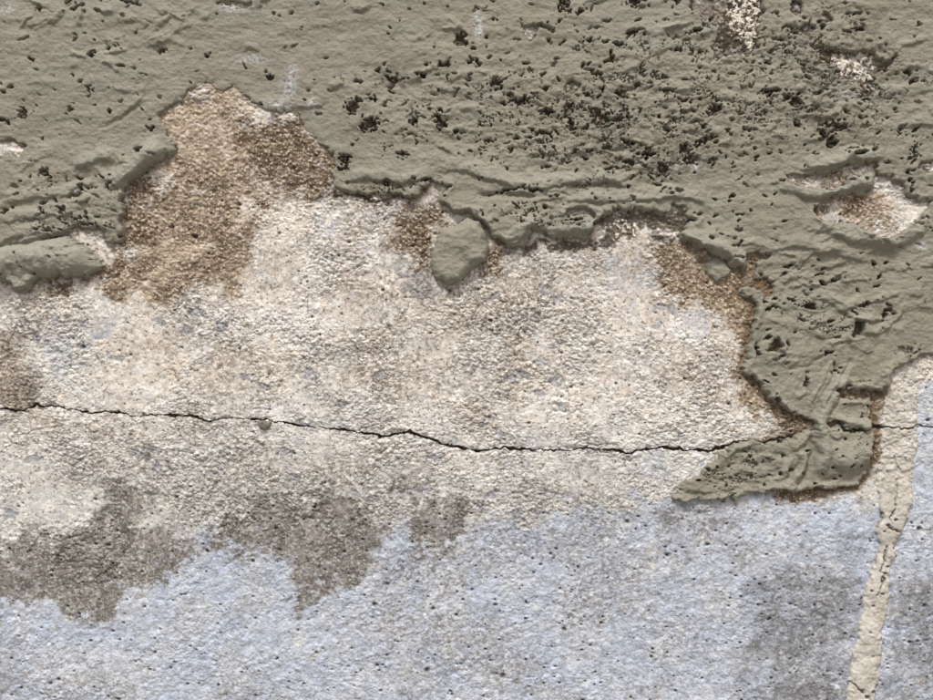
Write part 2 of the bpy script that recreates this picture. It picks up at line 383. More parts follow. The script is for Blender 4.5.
surf *= 0.85 + 0.3 * np.clip(rough_c, 0, 1)
surf *= 1 - 0.55 * np.clip(splat([(845, 445, 32, 36, 1.0), (60, 258, 60, 14, 0.6), (150, 158, 24, 16, 0.6), (250, 60, 120, 50, 0.3)]), 0, 1)
prof_w = 2.4 + 1.6 * fbm(X / 30, Y / 30, 1, 2)
prof_w += splat([(240, 90, 70, 24, 7), (310, 130, 24, 30, 8), (340, 185, 14, 18, 4), (60, 262, 60, 20, 6), (150, 160, 30, 20, 5), (850, 470, 30, 24, 3.5), (700, 245, 40, 14, 2.5), (850, 190, 40, 10, 2)])
e = np.clip(dC / np.maximum(prof_w, 1.5), 0, 1)
prof = np.sqrt(np.clip(1 - (1 - e) ** 2, 0, 1))
lip = np.exp(-((dC - 4.5) / 3.5) ** 2) * sstep(150, 200, Y + 0.0 * X) * np.clip(0.6 + 1.2 * fbm(X / 25, Y / 25, 9, 2), 0, 1.3)
body = (thick + surf + 2.3 * lip) * prof

RIDGES = [  # crest line, height, half width above, half width below
    ([(440, 168), (473, 173), (506, 184), (536, 188), (569, 184), (606, 182), (640, 188)], 3.6, 9, 3.2),
    ([(560, 199), (606, 200), (639, 198), (676, 196), (700, 200), (716, 212)], 3.4, 8, 4.0),
    ([(-60, 266), (0, 263), (30, 257), (60, 255), (88, 262), (102, 267)], 8.5, 13, 13.0),
    ([(104, 190), (120, 182), (138, 170), (155, 155), (168, 148)], 6.0, 10, 7.0),
    ([(74, 171), (92, 163), (108, 158), (118, 161)], 3.5, 7, 4.0),
    ([(683, 236), (700, 243), (718, 250), (736, 260), (744, 272)], 4.5, 8, 5.0),
    ([(790, 191), (815, 196), (838, 191), (856, 185), (871, 183)], 5.5, 7, 5.5),
    ([(800, 224), (830, 232), (858, 240), (885, 246), (905, 240), (925, 226)], 3.8, 11, 7.0),
    ([(795, 168), (825, 166), (850, 159), (885, 158)], 3.5, 8, 4.0),
    ([(344, 180), (372, 178), (402, 182), (430, 176)], 3.0, 5, 3.5),
    ([(844, 370), (832, 390), (820, 410), (816, 428), (820, 450), (814, 476)], 5.0, 6, 7.0),
    ([(838, 350), (828, 368), (818, 390), (806, 412)], 2.2, 4, 4.0),
    ([(826, 462), (842, 460), (858, 456), (866, 446)], 4.5, 12, 7.0),
    ([(830, 424), (848, 426), (872, 430)], 4.0, 6, 2.0),
    ([(790, 488), (799, 474), (803, 458), (800, 446)], 4.0, 5, 4.0),
    ([(776, 482), (786, 468), (790, 452)], 1.8, 3, 3.0),
    ([(500, 240), (520, 236), (530, 226), (548, 224)], 3.0, 6, 4.0),
    ([(554, 232), (572, 230), (590, 228), (600, 216)], 4.0, 6, 4.0),
    ([(4, 282), (22, 283), (36, 280)], 3.0, 6, 6.0),
    ([(0, 204), (30, 198), (60, 196), (84, 190)], 2.2, 8, 4.0),
    ([(0, 222), (30, 217), (60, 214), (90, 206)], 2.4, 7, 4.0),
    ([(0, 240), (25, 234), (50, 230)], 2.4, 6, 3.5),
    ([(110, 124), (130, 112), (144, 96), (151, 80)], 1.2, 4, 2.0),
    ([(420, 92), (440, 91), (460, 95)], 1.6, 4, 2.0),
    ([(905, 128), (940, 122), (960, 121)], 2.6, 7, 3.0),
    ([(806, 292), (830, 302), (850, 316), (880, 322)], 2.4, 7, 4.0),
    ([(620, 30), (650, 34), (690, 33)], 1.2, 7, 4.0),
    ([(870, 96), (900, 92), (940, 88)], 1.4, 8, 5.0),
    ([(764, 250), (800, 244), (840, 256), (870, 262)], 1.8, 6, 3.0),
]
ridge_reg = []
for k, (pts, h, wa, wb) in enumerate(RIDGES):
    w, d, off, par = polyline(pts, 3.2 * wa + 4, X + 2.2 * w1x + 1.0 * w2x, Y + 2.2 * w1y + 1.1 * w2y)
    ww = np.where(off > 0, wb if k in (2, 12, 18) else 0.6 * wb, wa) * (1 + 0.2 * w1x[w])
    taper = sstep(0, 0.18, par) * sstep(1.0, 0.84, par) * 0.85 + 0.15
    q = np.clip(1 - (d / (1.55 * ww)) ** 2, 0, 1)
    bump = 1.05 * h * taper * q ** 1.1
    body[w] += bump * prof[w] * (1 + 0.12 * w2x[w])
    ridge_reg.append((w, bump))
# many short drag folds left by the trowel
rf = np.random.default_rng(404)
FOLD = [(70, 205, 70, 36, 1.0), (390, 188, 55, 14, 1.0), (560, 218, 70, 22, 1.0), (100, 40, 90, 40, 0.7), (600, 110, 160, 80, 0.45), (840, 110, 110, 110, 0.6), (820, 290, 70, 60, 0.8), (740, 470, 50, 20, 0.9), (250, 60, 90, 40, 0.3), (900, 260, 40, 60, 0.5)]
fd = lambda x, y: min(1.0, 0.04 + sum(a * math.exp(-((x - cx) / rx) ** 2 - ((y - cy) / ry) ** 2) for cx, cy, rx, ry, a in FOLD))
for (cx, cy) in scatter(230, -10, 943, -10, 495, fd, rf):
    L = rf.uniform(5, 22); an = rf.normal(-0.08, 0.35); bow = rf.normal(0, 0.18) * L
    pts = [(cx + t * L * math.cos(an) - bow * (1 - t * t) * math.sin(an), cy + t * L * math.sin(an) + bow * (1 - t * t)) for t in (-1, -0.5, 0, 0.5, 1)]
    h, wa, wb = rf.uniform(0.7, 2.2), rf.uniform(2.5, 5.5), rf.uniform(1.0, 2.0)
    w, d, off, par = polyline(pts, 3 * wa, X + 2.5 * w1x + 1.6 * w2x, Y + 2.5 * w1y + 1.6 * w2y)
    q = np.clip(1 - (d / (1.5 * np.where(off > 0, wb, wa))) ** 2, 0, 1)
    body[w] += h * q * (sstep(0, 0.3, par) * sstep(1, 0.7, par) + 0.1) * prof[w]
# trowel drag furrows in the lower right tongue
w = window(745, 880, 330, 500)
t = (X[w] - 815) * 0.86 + (Y[w] - 400) * 0.5
body[w] += 0.7 * prof[w] * fbm(t / 4.0, (Y[w] * 0.86 - X[w] * 0.5) / 60, 3, 2) * sstep(745, 790, X[w]) * sstep(445, 425, Y[w])

# voids: single pits, clustered pits and tears
rp = np.random.default_rng(77)
pit = np.zeros(X.shape, F)
DENS = [(590, 115, 130, 65, 0.36), (430, 100, 90, 60, 0.4), (720, 80, 90, 70, 0.45), (820, 95, 60, 50, 0.5), (880, 130, 60, 60, 0.3), (800, 300, 50, 40, 0.75),
        (640, 165, 70, 24, 0.4), (720, 160, 60, 50, 0.45), (60, 200, 60, 30, 0.4), (110, 75, 45, 40, 0.35), (560, 30, 100, 26, 0.35), (740, 230, 40, 24, 0.4), (850, 20, 60, 20, 0.4), (120, 10, 90, 12, 0.25), (390, 188, 50, 9, 0.8), (550, 216, 60, 16, 0.7), (900, 200, 30, 60, 0.3)]
def dens(x, y):
    return min(1.0, 0.13 + sum(a * math.exp(-((x - cx) / rx) ** 2 - ((y - cy) / ry) ** 2) for cx, cy, rx, ry, a in DENS))
def add_pit(cx, cy, rx, ry, ang, depth=1.0, ragged=1.0):
    R = 2.2 * max(rx, ry) + 3
    w = window(cx - R, cx + R, cy - R, cy + R)
    x = X[w] + ragged * (0.9 * w2x[w] + 0.8 * w1x[w]) - cx; y = Y[w] + ragged * (0.9 * w2y[w] + 0.8 * w1y[w]) - cy
    c, s = math.cos(ang), math.sin(ang)
    u = (x * c + y * s) / rx; v = (-x * s + y * c) / ry
    q = np.hypot(u, v) + ragged * (0.62 * fine[w] + 0.30 * w2x[w] + 0.2 * w1y[w])
    pit[w] = np.maximum(pit[w], depth * sstep(1.0 + 0.6 / min(rx, ry), 1.0 - 0.5 / min(rx, ry), q))
for (cx, cy) in scatter(1150, -12, 945, -12, 400, dens, rp):
    rx = 0.9 + 2.6 * rp.random() ** 2.2; ry = rx * rp.uniform(0.2, 0.65)
    add_pit(cx, cy, rx, max(ry, 0.62), rp.normal(-0.05, 0.5), rp.choice([1.0, 0.75, 0.5, 0.3]), 1.3)
for (cx, cy) in scatter(34, 760, 872, 400, 490, None, rp):
    add_pit(cx, cy, rp.uniform(0.7, 1.7), rp.uniform(0.7, 1.4), rp.uniform(0, 3))
for (cx, cy) in scatter(16, 690, 800, 455, 500, None, rp):
    add_pit(cx, cy, rp.uniform(0.7, 1.9), rp.uniform(0.7, 1.2), rp.uniform(0, 3))
for (cx, cy, rx, ry) in [(617, 45, 5, 3), (611, 57, 2, 5), (523, 102, 10, 4), (496, 84, 6, 3.5), (545, 90, 3, 3), (549, 114, 8, 4), (568, 111, 4, 8), (571, 124, 2.5, 7),
        (600, 119, 8, 7), (619, 94, 6, 4.5), (587, 96, 4, 3), (604, 90, 1.8, 4), (542, 133, 9, 2.2), (621, 117, 5, 2.4), (637, 86, 3, 2.4), (628, 144, 6, 3.5), (647, 156, 10, 3),
        (628, 163, 5, 2.5), (676, 51, 5, 2.6), (596, 73, 4, 2), (656, 118, 3, 2.6), (662, 168, 3, 8), (634, 2, 8, 4), (672, 1, 10, 3), (563, 5, 6, 8), (635, 33, 6, 2),
        (619, 96, 6, 5), (703, 141, 9, 4), (690, 160, 7, 5), (682, 150, 4, 4), (716, 110, 8, 4), (770, 92, 10, 2), (768, 97, 2, 5), (794, 103, 5, 6), (790, 30, 8, 3), (780, 44, 5, 3),
        (803, 73, 2, 6), (830, 126, 5, 4), (822, 134, 6, 6), (838, 128, 6, 5), (831, 143, 4, 5), (857, 154, 9, 1.6), (913, 155, 5, 9), (907, 172, 4, 3), (908, 180, 2.5, 2.5), (910, 190, 2, 6),
        (92, 55, 3, 3), (42, 10, 3, 2.5), (24, 114, 5, 4), (6, 121, 6, 2.5), (92, 92, 2.5, 4), (112, 113, 3, 2), (154, 129, 2.4, 2), (45, 174, 5, 4), (43, 140, 2, 2), (140, 151, 2.5, 2),
        (22, 255, 2.2, 1.6), (84, 190, 2, 5), (112, 187, 2, 4), (64, 210, 2.5, 4), (88, 217, 2, 7), (92, 224, 5, 1.6), (108, 227, 5, 1.4), (42, 231, 6, 2), (10, 211, 6, 2), (42, 211, 3, 2.5),
        (372, 100, 4, 3), (395, 80, 8, 5), (440, 122, 4, 9), (414, 123, 5, 4), (370, 125, 7, 7), (355, 105, 8, 5), (460, 40, 5, 6), (446, 65, 6, 4), (497, 84, 5, 4), (132, 3, 9, 1.5), (80, 8, 10, 1.5),
        (345, 160, 5, 6), (403, 155, 5, 2.5), (440, 190, 2, 6), (855, 430, 13, 1.1), (776, 400, 1.6, 5), (755, 352, 1.6, 6), (776, 346, 1.2, 7), (884, 312, 3, 9), (862, 305, 9, 2), (826, 352, 5, 2),
        (805, 384, 2, 7), (835, 368, 1.5, 6), (906, 352, 7, 4), (770, 308, 6, 1.6), (790, 300, 4, 2), (812, 306, 7, 2), (533, 191, 8, 1.5), (506, 192, 16, 1.0), (480, 226, 2, 8), (575, 220, 8, 1.5)]:
    add_pit(cx, cy, 0.85 * rx, max(0.8 * ry, 0.8), rp.normal(0, 0.25), 1.0, 1.8)
tears = np.abs(fbm(X / 13 + 0.6 * w2x, Y / 9 + 0.6 * w2y, 15, 3))
tmask = sstep(0.15, 0.5, rough_c * 0.75 + 0.45 * fbm(X / 24, Y / 18, 8, 3) - 0.12)
pit = np.maximum(pit, tmask * sstep(0.05, 0.012, tears) * 0.6)
for pts, h, wd in [([(812, 436), (811, 450), (806, 466), (796, 482)], 5.0, 3.8), ([(803, 446), (800, 460), (788, 478)], 2.2, 3), ([(826, 420), (848, 426), (872, 431)], 2.2, 2.4),
                   ([(700, 488), (730, 478), (770, 476)], 1.6, 3), ([(715, 470), (745, 462), (772, 466)], 1.8, 3), ([(735, 452), (765, 452), (785, 456)], 1.6, 2.6), ([(822, 480), (848, 478), (864, 468)], 2.5, 5),
                   ([(850, 362), (836, 384), (824, 404)], 1.8, 2.2), ([(832, 362), (822, 384), (812, 404)], 1.5, 2), ([(790, 370), (806, 366), (826, 352)], 1.2, 2), ([(100, 130), (122, 122), (140, 108)], 1.0, 2),
                   ([(480, 196), (510, 197), (545, 198)], 2.2, 3), ([(-30, 250), (0, 247), (24, 244), (50, 238), (68, 235)], 6.0, 2.6), ([(690, 250), (714, 259), (736, 271)], 2, 2)]:
    w, d, off, par = polyline(pts, 4 * wd, X + 1.5 * w1x, Y + 1.5 * w1y)
    body[w] -= h * np.exp(-(d / wd) ** 2) * prof[w]
sm = splat([(735, 478, 55, 18, 1.0)])
body += sm * prof * (1.3 * fbm((X + Y * 0.4) / 13, Y / 5, 12, 3) + 0.7 * fbm(X / 6, Y / 4, 1, 2))
Hm = 0.85 * low + body - 9.5 * pit
Hm = np.where(dC > 0, Hm, np.minimum(Hm, 0.85 * low) - 2.0 + np.maximum(dC, -6) * 2.2)

# ------------------------------------------------------------------ dabs of mortar, sealant strip, stone in the crack
def lump_height(pts, t, w_edge, extra=0.0, wob=1.0):
    d = sample(poly_sdf(pts, 40), X + wob * w1x + 0.5 * wob * w2x, Y + wob * w1y + 0.5 * wob * w2y)
    e = np.clip(d / w_edge, 0, 1)
    h = t * np.sqrt(np.clip(1 - (1 - e) ** 2, 0, 1)) + extra * np.clip(d, 0, 30)
    return np.where(d > 0, h, -3 + np.maximum(d, -6) * 2.5), d

hd, dd = lump_height(DAB, 10.0, 10, 0.12, 1.6)
H_dab = low + np.where(dd > 0, hd + 1.9 * fbm(X / 18, Y / 13, 6, 3) + 0.5 * fbm(X / 6, Y / 4, 3, 3) + 0.3 * fbm(X / 2.6, Y / 2.2, 6, 2), hd) + 0.8
hf, df = lump_height(FLAKE, 3.6, 6, 0, 1.8)
H_flake = low + np.where(df > 0, hf + 0.12 * (X - 714) + 0.10 * (Y - 266) + 0.9 * fbm(X / 8, Y / 6, 3, 3) + 0.3 * fine, hf)
hl, dl = lump_height(LUMP, 5.5, 5, 0, 0.4)
H_lump = low + np.where(dl > 0, hl + 0.2 * fbm(X / 5, Y / 4, 3, 2), hl)

dS = sample(poly_sdf(STRIP, 40), X + 2.6 * w1x + 1.6 * w2x + 0.7 * w3x, Y + 2.0 * w1y)
upper = sstep(520, 470, Y)
st = 4.4 - 4.0 * upper
es = np.clip(dS / (5.0 + 5.0 * sstep(500, 560, Y)), 0, 1)
hS = st * np.sqrt(np.clip(1 - (1 - es) ** 2, 0, 1)) + 1.2 * fbm(X / 10, Y / 9, 9, 3) + 0.4 * fine + upper * (0.9 * lump_iso + 0.5 * dome_a + 0.5 * dome_b - 0.3)
hS += 0.8 * np.exp(-((Y - 560) / 22) ** 2) * fbm(X / 6, Y / 7, 2, 2)
strip_cr = np.zeros(X.shape, F)
for pts in [[(896, 480), (895, 500), (892, 510), (888, 520)], [(886, 524), (892, 530), (896, 530), (904, 531)], [(886, 545), (884, 556), (880, 566), (880, 571), (885, 572)],
            [(884, 572), (880, 584), (878, 592), (873, 594)], [(877, 592), (883, 594)], [(847, 680), (855, 683), (860, 690), (866, 697)], [(901, 402), (903, 412)], [(893, 457), (898, 470), (901, 472)],
            [(880, 511), (881, 519), (877, 526)], [(892, 560), (896, 556)], [(872, 563), (876, 556), (878, 546)]]:
    w, d, off, par = polyline(pts, 6, X + 2.0 * w2x, Y + 2.0 * w2y)
    strip_cr[w] = np.maximum(strip_cr[w], sstep(1.25, 0.4, d) * sstep(-0.5, 0.0, fine[w] + 0.25))
for (cx, cy, rr) in [(894, 519, 1.8), (883, 531, 1), (870, 590, 1.4), (872, 605, 1.2), (868, 631, 1), (871, 655, 1), (893, 548, 1.4), (871, 690, 2), (865, 695, 2.4), (887, 566, 1.3), (905, 400, 1.3), (895, 443, 2)]:
    w = window(cx - 6, cx + 6, cy - 6, cy + 6)
    strip_cr[w] = np.maximum(strip_cr[w], sstep(rr + 0.6, rr - 0.5, np.hypot(X[w] - cx, (Y[w] - cy) * 1.3)))
H_strip = low + np.where(dS > 0, hS + 0.5, -3 + np.maximum(dS, -6) * 2) - 2.6 * strip_cr - 4 * groove

# ------------------------------------------------------------------ mesh building from height layers
def to_world(H):
    return np.stack([(X - 466.5) / 1000, -H / 1000, ZC + (350 - Y) / 1000], -1)

def dil(q):                                   # grow a face mask by one cell
    o = q.copy()
    o[1:] |= q[:-1]; o[:-1] |= q[1:]; o[:, 1:] |= o[:, :-1].copy(); o[:, :-1] |= o[:, 1:].copy()
    return o

def face_any(m):
    return m[:-1, :-1] | m[1:, :-1] | m[:-1, 1:] | m[1:, 1:]

def link(o, parent=None, label=None, cat=None, group=None, kind=None):
    scene.collection.objects.link(o)
    if parent is not None: o.parent = parent
    for k, v in (("label", label), ("category", cat), ("group", group), ("kind", kind)):
        if v: o[k] = v
    return o

def grid_object(name, H, faces, attrs, mat, origin, **kw):
    """one mesh object from the grid faces that are switched on"""
    js, is_ = np.nonzero(faces)
    v00 = js * NX + is_
    quads = np.stack([v00, v00 + NX, v00 + NX + 1, v00 + 1], 1)
    used, inv = np.unique(quads, return_inverse=True)
    inv = inv.reshape(-1).astype(np.int32)
    co = to_world(H).reshape(-1, 3)[used].astype(F) - np.array(origin, F)
    me = bpy.data.meshes.new(name)
    me.vertices.add(len(used)); me.vertices.foreach_set("co", np.ascontiguousarray(co).ravel())
    me.loops.add(len(inv)); me.loops.foreach_set("vertex_index", inv)
    me.polygons.add(len(quads)); me.polygons.foreach_set("loop_start", np.arange(0, len(inv), 4, dtype=np.int32))
    me.update(calc_edges=True)
    for an, av in attrs.items():
        a = me.attributes.new(an, 'FLOAT', 'POINT')
        a.data.foreach_set("value", np.ascontiguousarray(av.reshape(-1)[used], dtype=F))
    me.materials.append(mat)
    o = bpy.data.objects.new(name, me)
    par = kw.get("parent")
    o.location = (0, 0, 0) if par is not None else origin
    return link(o, **kw)

# ------------------------------------------------------------------ materials
def lin(c):
    l = [((v / 255) / 12.92 if v / 255 < 0.04045 else ((v / 255 + 0.055) / 1.055) ** 2.4) for v in c]
    return (0.985 * l[0], l[1], l[2], 1.0)

class Nodes:
    def __init__(s, name, rough=0.9, spec=0.2):
        s.m = bpy.data.materials.new(name); s.m.use_nodes = True
        s.t = s.m.node_tree; s.b = s.t.nodes["Principled BSDF"]
        s.b.inputs["Roughness"].default_value = rough
        s.b.inputs["Specular IOR Level"].default_value = spec
        s.co = s.t.nodes.new("ShaderNodeTexCoord").outputs["Object"]
    def put(s, sock, v):
        if hasattr(v, "is_output"): s.t.links.new(v, sock)
        else: sock.default_value = v
    def attr(s, name):
        n = s.t.nodes.new("ShaderNodeAttribute"); n.attribute_name = name; return n.outputs["Fac"]
    def noise(s, scale, detail=3, rough=0.55, stretch=(1, 1, 1)):
        mp = s.t.nodes.new("ShaderNodeMapping"); mp.inputs["Scale"].default_value = stretch
        s.t.links.new(s.co, mp.inputs["Vector"])
        n = s.t.nodes.new("ShaderNodeTexNoise"); n.inputs["Scale"].default_value = scale
        n.inputs["Detail"].default_value = detail; n.inputs["Roughness"].default_value = rough
        s.t.links.new(mp.outputs[0], n.inputs["Vector"]); return n.outputs["Fac"]
    def ramp(s, v, a, b, lo=0.0, hi=1.0):
        n = s.t.nodes.new("ShaderNodeMapRange"); n.interpolation_type = 'SMOOTHSTEP'
        for k, q in enumerate((v, a, b, lo, hi)): s.put(n.inputs[k], q)
        return n.outputs[0]
    def math(s, op, a, b=0.0):
        n = s.t.nodes.new("ShaderNodeMath"); n.operation = op; s.put(n.inputs[0], a); s.put(n.inputs[1], b); return n.outputs[0]
    def mix(s, f, a, b, mode='MIX'):
        n = s.t.nodes.new("ShaderNodeMix"); n.data_type = 'RGBA'; n.blend_type = mode
        s.put(n.inputs[0], f); s.put(n.inputs[6], a); s.put(n.inputs[7], b); return n.outputs[2]
    def value(s, col, f):
        n = s.t.nodes.new("ShaderNodeHueSaturation"); s.put(n.inputs["Value"], f); s.put(n.inputs["Color"], col); return n.outputs[0]
    def bump(s, h, strength, dist):
        n = s.t.nodes.new("ShaderNodeBump"); s.put(n.inputs["Strength"], strength); n.inputs["Distance"].default_value = dist
        s.t.links.new(h, n.inputs["Height"]); s.t.links.new(n.outputs[0], s.b.inputs["Normal"])
    def done(s, col):
        s.put(s.b.inputs["Base Color"], col); return s.m

def wall_material():
    n = Nodes("weathered_render_and_paint", 0.82, 0.25)
    grain = n.attr("grain"); core = n.attr("core"); grit = n.attr("grit")
    fine_n = n.noise(380, 4, 0.7); mid = n.noise(60, 4, 0.6); big = n.noise(14, 4, 0.6)
    speck = n.noise(260, 4, 0.7)
    col = n.mix(n.ramp(big, 0.35, 0.68), lin((217, 211, 203)), lin((205, 194, 181)))
    col = n.mix(n.ramp(n.noise(24, 5, 0.7), 0.48, 0.6, 0, 0.75), col, lin((216, 214, 210)))
    col = n.mix(n.ramp(mid, 0.5, 0.64, 0, 0.6), col, lin((226, 222, 215)))
    col = n.mix(n.ramp(n.noise(38, 5, 0.7), 0.56, 0.66, 0, 0.5), col, lin((196, 194, 200)))
    col = n.mix(n.ramp(n.noise(95, 4, 0.65), 0.53, 0.72, 0, 0.6), col, lin((182, 160, 136)))
    col = n.mix(n.attr("greyed"), col, n.mix(n.ramp(mid, 0.4, 0.65), lin((206, 204, 197)), lin((186, 185, 184))))
    bl = n.math('MULTIPLY', n.attr("blue"), n.ramp(n.math('ADD', n.noise(34, 4, 0.65), n.math('MULTIPLY', n.attr("blue"), 0.22)), 0.42, 0.66))
    bcol = n.mix(n.ramp(n.noise(22, 4, 0.6), 0.35, 0.65), lin((177, 186, 202)), lin((190, 194, 201)))
    bcol = n.mix(n.ramp(n.noise(130, 4, 0.65), 0.5, 0.68, 0, 0.7), bcol, lin((146, 146, 150)))
    bcol = n.mix(n.ramp(n.noise(48, 4, 0.6), 0.56, 0.72, 0, 0.5), bcol, lin((202, 199, 192)))
    bcol = n.mix(n.ramp(n.noise(85, 4, 0.6), 0.6, 0.72, 0, 0.7), bcol, lin((208, 214, 224)))
    col = n.mix(bl, col, bcol)
    col = n.mix(n.math('MULTIPLY', n.attr("fleck"), 0.8), col, lin((156, 157, 163)))
    # grime: brown-grey specks that follow their own blotchy pattern
    grime = n.math('MULTIPLY', n.attr("dirt"), n.ramp(speck, 0.4, 0.6))
    col = n.mix(n.math('MULTIPLY', grime, 0.85), col, lin((104, 91, 77)))
    less = n.math('SUBTRACT', 1.0, n.math('MULTIPLY', n.attr("blue"), 0.55))
    col = n.mix(n.math('MULTIPLY', less, n.ramp(n.noise(300, 4, 0.7), 0.52, 0.66, 0, 0.85)), col, lin((108, 96, 84)))
    col = n.mix(n.math('MULTIPLY', less, n.ramp(n.noise(350, 3, 0.7), 0.56, 0.68, 0, 0.7)), col, lin((230, 227, 222)))
    # bare, dirty render where the paint is gone: dark binder with pale sand grains
    vg = n.t.nodes.new("ShaderNodeTexVoronoi"); vg.inputs["Scale"].default_value = 400; n.t.links.new(n.co, vg.inputs["Vector"])
    sx = n.t.nodes.new("ShaderNodeSeparateColor"); n.t.links.new(vg.outputs["Color"], sx.inputs[0])
    pale = n.math('MULTIPLY', n.ramp(sx.outputs[0], 0.35, 0.95), n.ramp(vg.outputs["Distance"], 0.55, 0.25))
    pale = n.math('MAXIMUM', pale, n.math('MULTIPLY', n.ramp(grain, 0.55, 0.95), core))
    st = n.mix(n.ramp(mid, 0.35, 0.7), lin((134, 128, 120)), lin((111, 105, 97)))
    st = n.mix(n.ramp(n.noise(40, 4, 0.6), 0.5, 0.7, 0, 0.8), st, lin((82, 78, 70)))
    st = n.mix(n.ramp(speck, 0.45, 0.66, 0, 0.75), st, lin((72, 66, 58)))
    st = n.mix(n.math('MULTIPLY', pale, 0.6), st, lin((190, 188, 182)))
    col = n.mix(n.math('MULTIPLY', n.attr("stain"), n.math('MULTIPLY', n.ramp(n.noise(90, 6, 0.8), 0.32, 0.52, 0.3, 0.97), n.ramp(n.noise(30, 4, 0.65), 0.32, 0.48, 0.75, 1.0))), col, st)
    col = n.mix(n.math('MULTIPLY', n.attr("stain_soft"), n.ramp(n.noise(150, 4, 0.7), 0.28, 0.58, 0.2, 0.95)), col, n.mix(n.math('MULTIPLY', pale, 0.4), lin((112, 112, 114)), lin((190, 186, 180))))
    tn = n.mix(n.ramp(mid, 0.35, 0.65), lin((174, 155, 130)), lin((148, 128, 104)))
    tn = n.mix(n.ramp(speck, 0.46, 0.66, 0, 0.8), tn, lin((104, 84, 62)))
    tn = n.mix(n.math('MULTIPLY', pale, 0.6), tn, lin((214, 202, 181)))
    col = n.mix(n.math('MULTIPLY', n.attr("tan"), n.ramp(n.noise(60, 5, 0.75), 0.28, 0.54, 0.42, 0.95)), col, tn)
    br = n.mix(n.ramp(mid, 0.35, 0.65), lin((124, 105, 85)), lin((92, 76, 61)))
    br = n.mix(n.ramp(speck, 0.48, 0.7, 0, 0.8), br, lin((58, 47, 37)))
    br = n.mix(n.math('MULTIPLY', pale, 0.75), br, lin((206, 193, 171)))
    col = n.mix(n.math('MULTIPLY', n.attr("brown"), n.ramp(n.noise(60, 5, 0.75), 0.25, 0.47, 0.35, 0.98)), col, br)
    rimf = n.math('MULTIPLY', n.attr("rim"), n.ramp(n.noise(110, 4, 0.7), 0.3, 0.5, 0.55, 1.0))
    rc = n.mix(n.ramp(n.noise(160, 4, 0.7), 0.4, 0.62), lin((118, 98, 75)), lin((90, 74, 57)))
    rc = n.mix(n.math('MULTIPLY', pale, 0.3), rc, lin((176, 158, 132)))
    col = n.mix(rimf, col, rc)
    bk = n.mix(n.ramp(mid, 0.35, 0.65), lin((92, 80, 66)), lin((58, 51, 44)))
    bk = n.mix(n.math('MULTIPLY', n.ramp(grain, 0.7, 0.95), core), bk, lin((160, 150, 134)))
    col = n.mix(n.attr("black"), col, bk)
    wh = n.ramp(n.math('ADD', n.math('MULTIPLY', n.attr("white"), 0.5), n.noise(210, 3, 0.65)), 0.95, 1.05)
    col = n.mix(wh, col, lin((218, 209, 195)))
    # small air holes, coloured dark inside
    col = n.mix(n.math('MULTIPLY', n.attr("dots"), 0.85), col, lin((70, 64, 58)))
    col = n.value(col, n.ramp(grit, 0.0, 1.0, 0.84, 1.1))
    vo = n.t.nodes.new("ShaderNodeTexVoronoi"); vo.inputs["Scale"].default_value = 430; n.t.links.new(n.co, vo.inputs["Vector"])
    n.bump(n.math('SUBTRACT', fine_n, n.math('MULTIPLY', vo.outputs["Distance"], 0.55)), n.math('MULTIPLY', n.attr("rough"), 1.0), 0.00135)
    return n.done(col)

def crack_material():
    n = Nodes("dirt_in_the_crack", 0.95, 0.1)
    return n.done(n.mix(n.ramp(n.noise(200), 0.35, 0.7), lin((74, 66, 57)), lin((120, 108, 94))))

def mortar_material():
    n = Nodes("grey_green_mortar", 0.7, 0.35)
    mid = n.noise(26, 5, 0.65)
    col = n.mix(n.ramp(mid, 0.34, 0.68), lin((140, 135, 121)), lin((132, 126, 111)))
    col = n.mix(n.ramp(n.noise(9, 3, 0.5), 0.4, 0.65, 0, 0.6), col, lin((134, 132.4, 120)))
    col = n.mix(n.ramp(n.noise(15, 4, 0.6), 0.5, 0.72, 0, 0.6), col, lin((138, 130, 114)))
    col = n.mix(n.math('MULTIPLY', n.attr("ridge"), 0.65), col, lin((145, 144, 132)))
    col = n.mix(n.ramp(n.noise(120, 5, 0.75, (0.4, 1, 1)), 0.5, 0.75, 0, 0.6), col, lin((100, 95, 81)))
    col = n.mix(n.ramp(n.noise(75, 5, 0.75, (0.5, 1, 1)), 0.53, 0.75, 0, 0.6), col, lin((157, 155, 142)))
    col = n.mix(n.ramp(n.noise(430, 3, 0.6), 0.58, 0.74, 0, 0.55), col, lin((96, 89, 75)))
    col = n.mix(n.ramp(n.noise(470, 3, 0.6), 0.6, 0.74, 0, 0.5), col, lin((162, 160, 147)))
    rub = n.math('MULTIPLY', n.attr("scuff"), n.ramp(n.noise(300, 4, 0.7), 0.44, 0.54))
    col = n.mix(rub, col, lin((196, 199, 204)))
    dirt = n.math('MULTIPLY', n.attr("dirty"), n.ramp(n.noise(140, 5, 0.75), 0.44, 0.58))
    col = n.mix(n.math('MULTIPLY', dirt, 0.8), col, lin((70, 63, 51)))
    n.bump(n.noise(480, 4, 0.75, (0.6, 1, 1)), 0.8, 0.0013)
    return n.done(col)

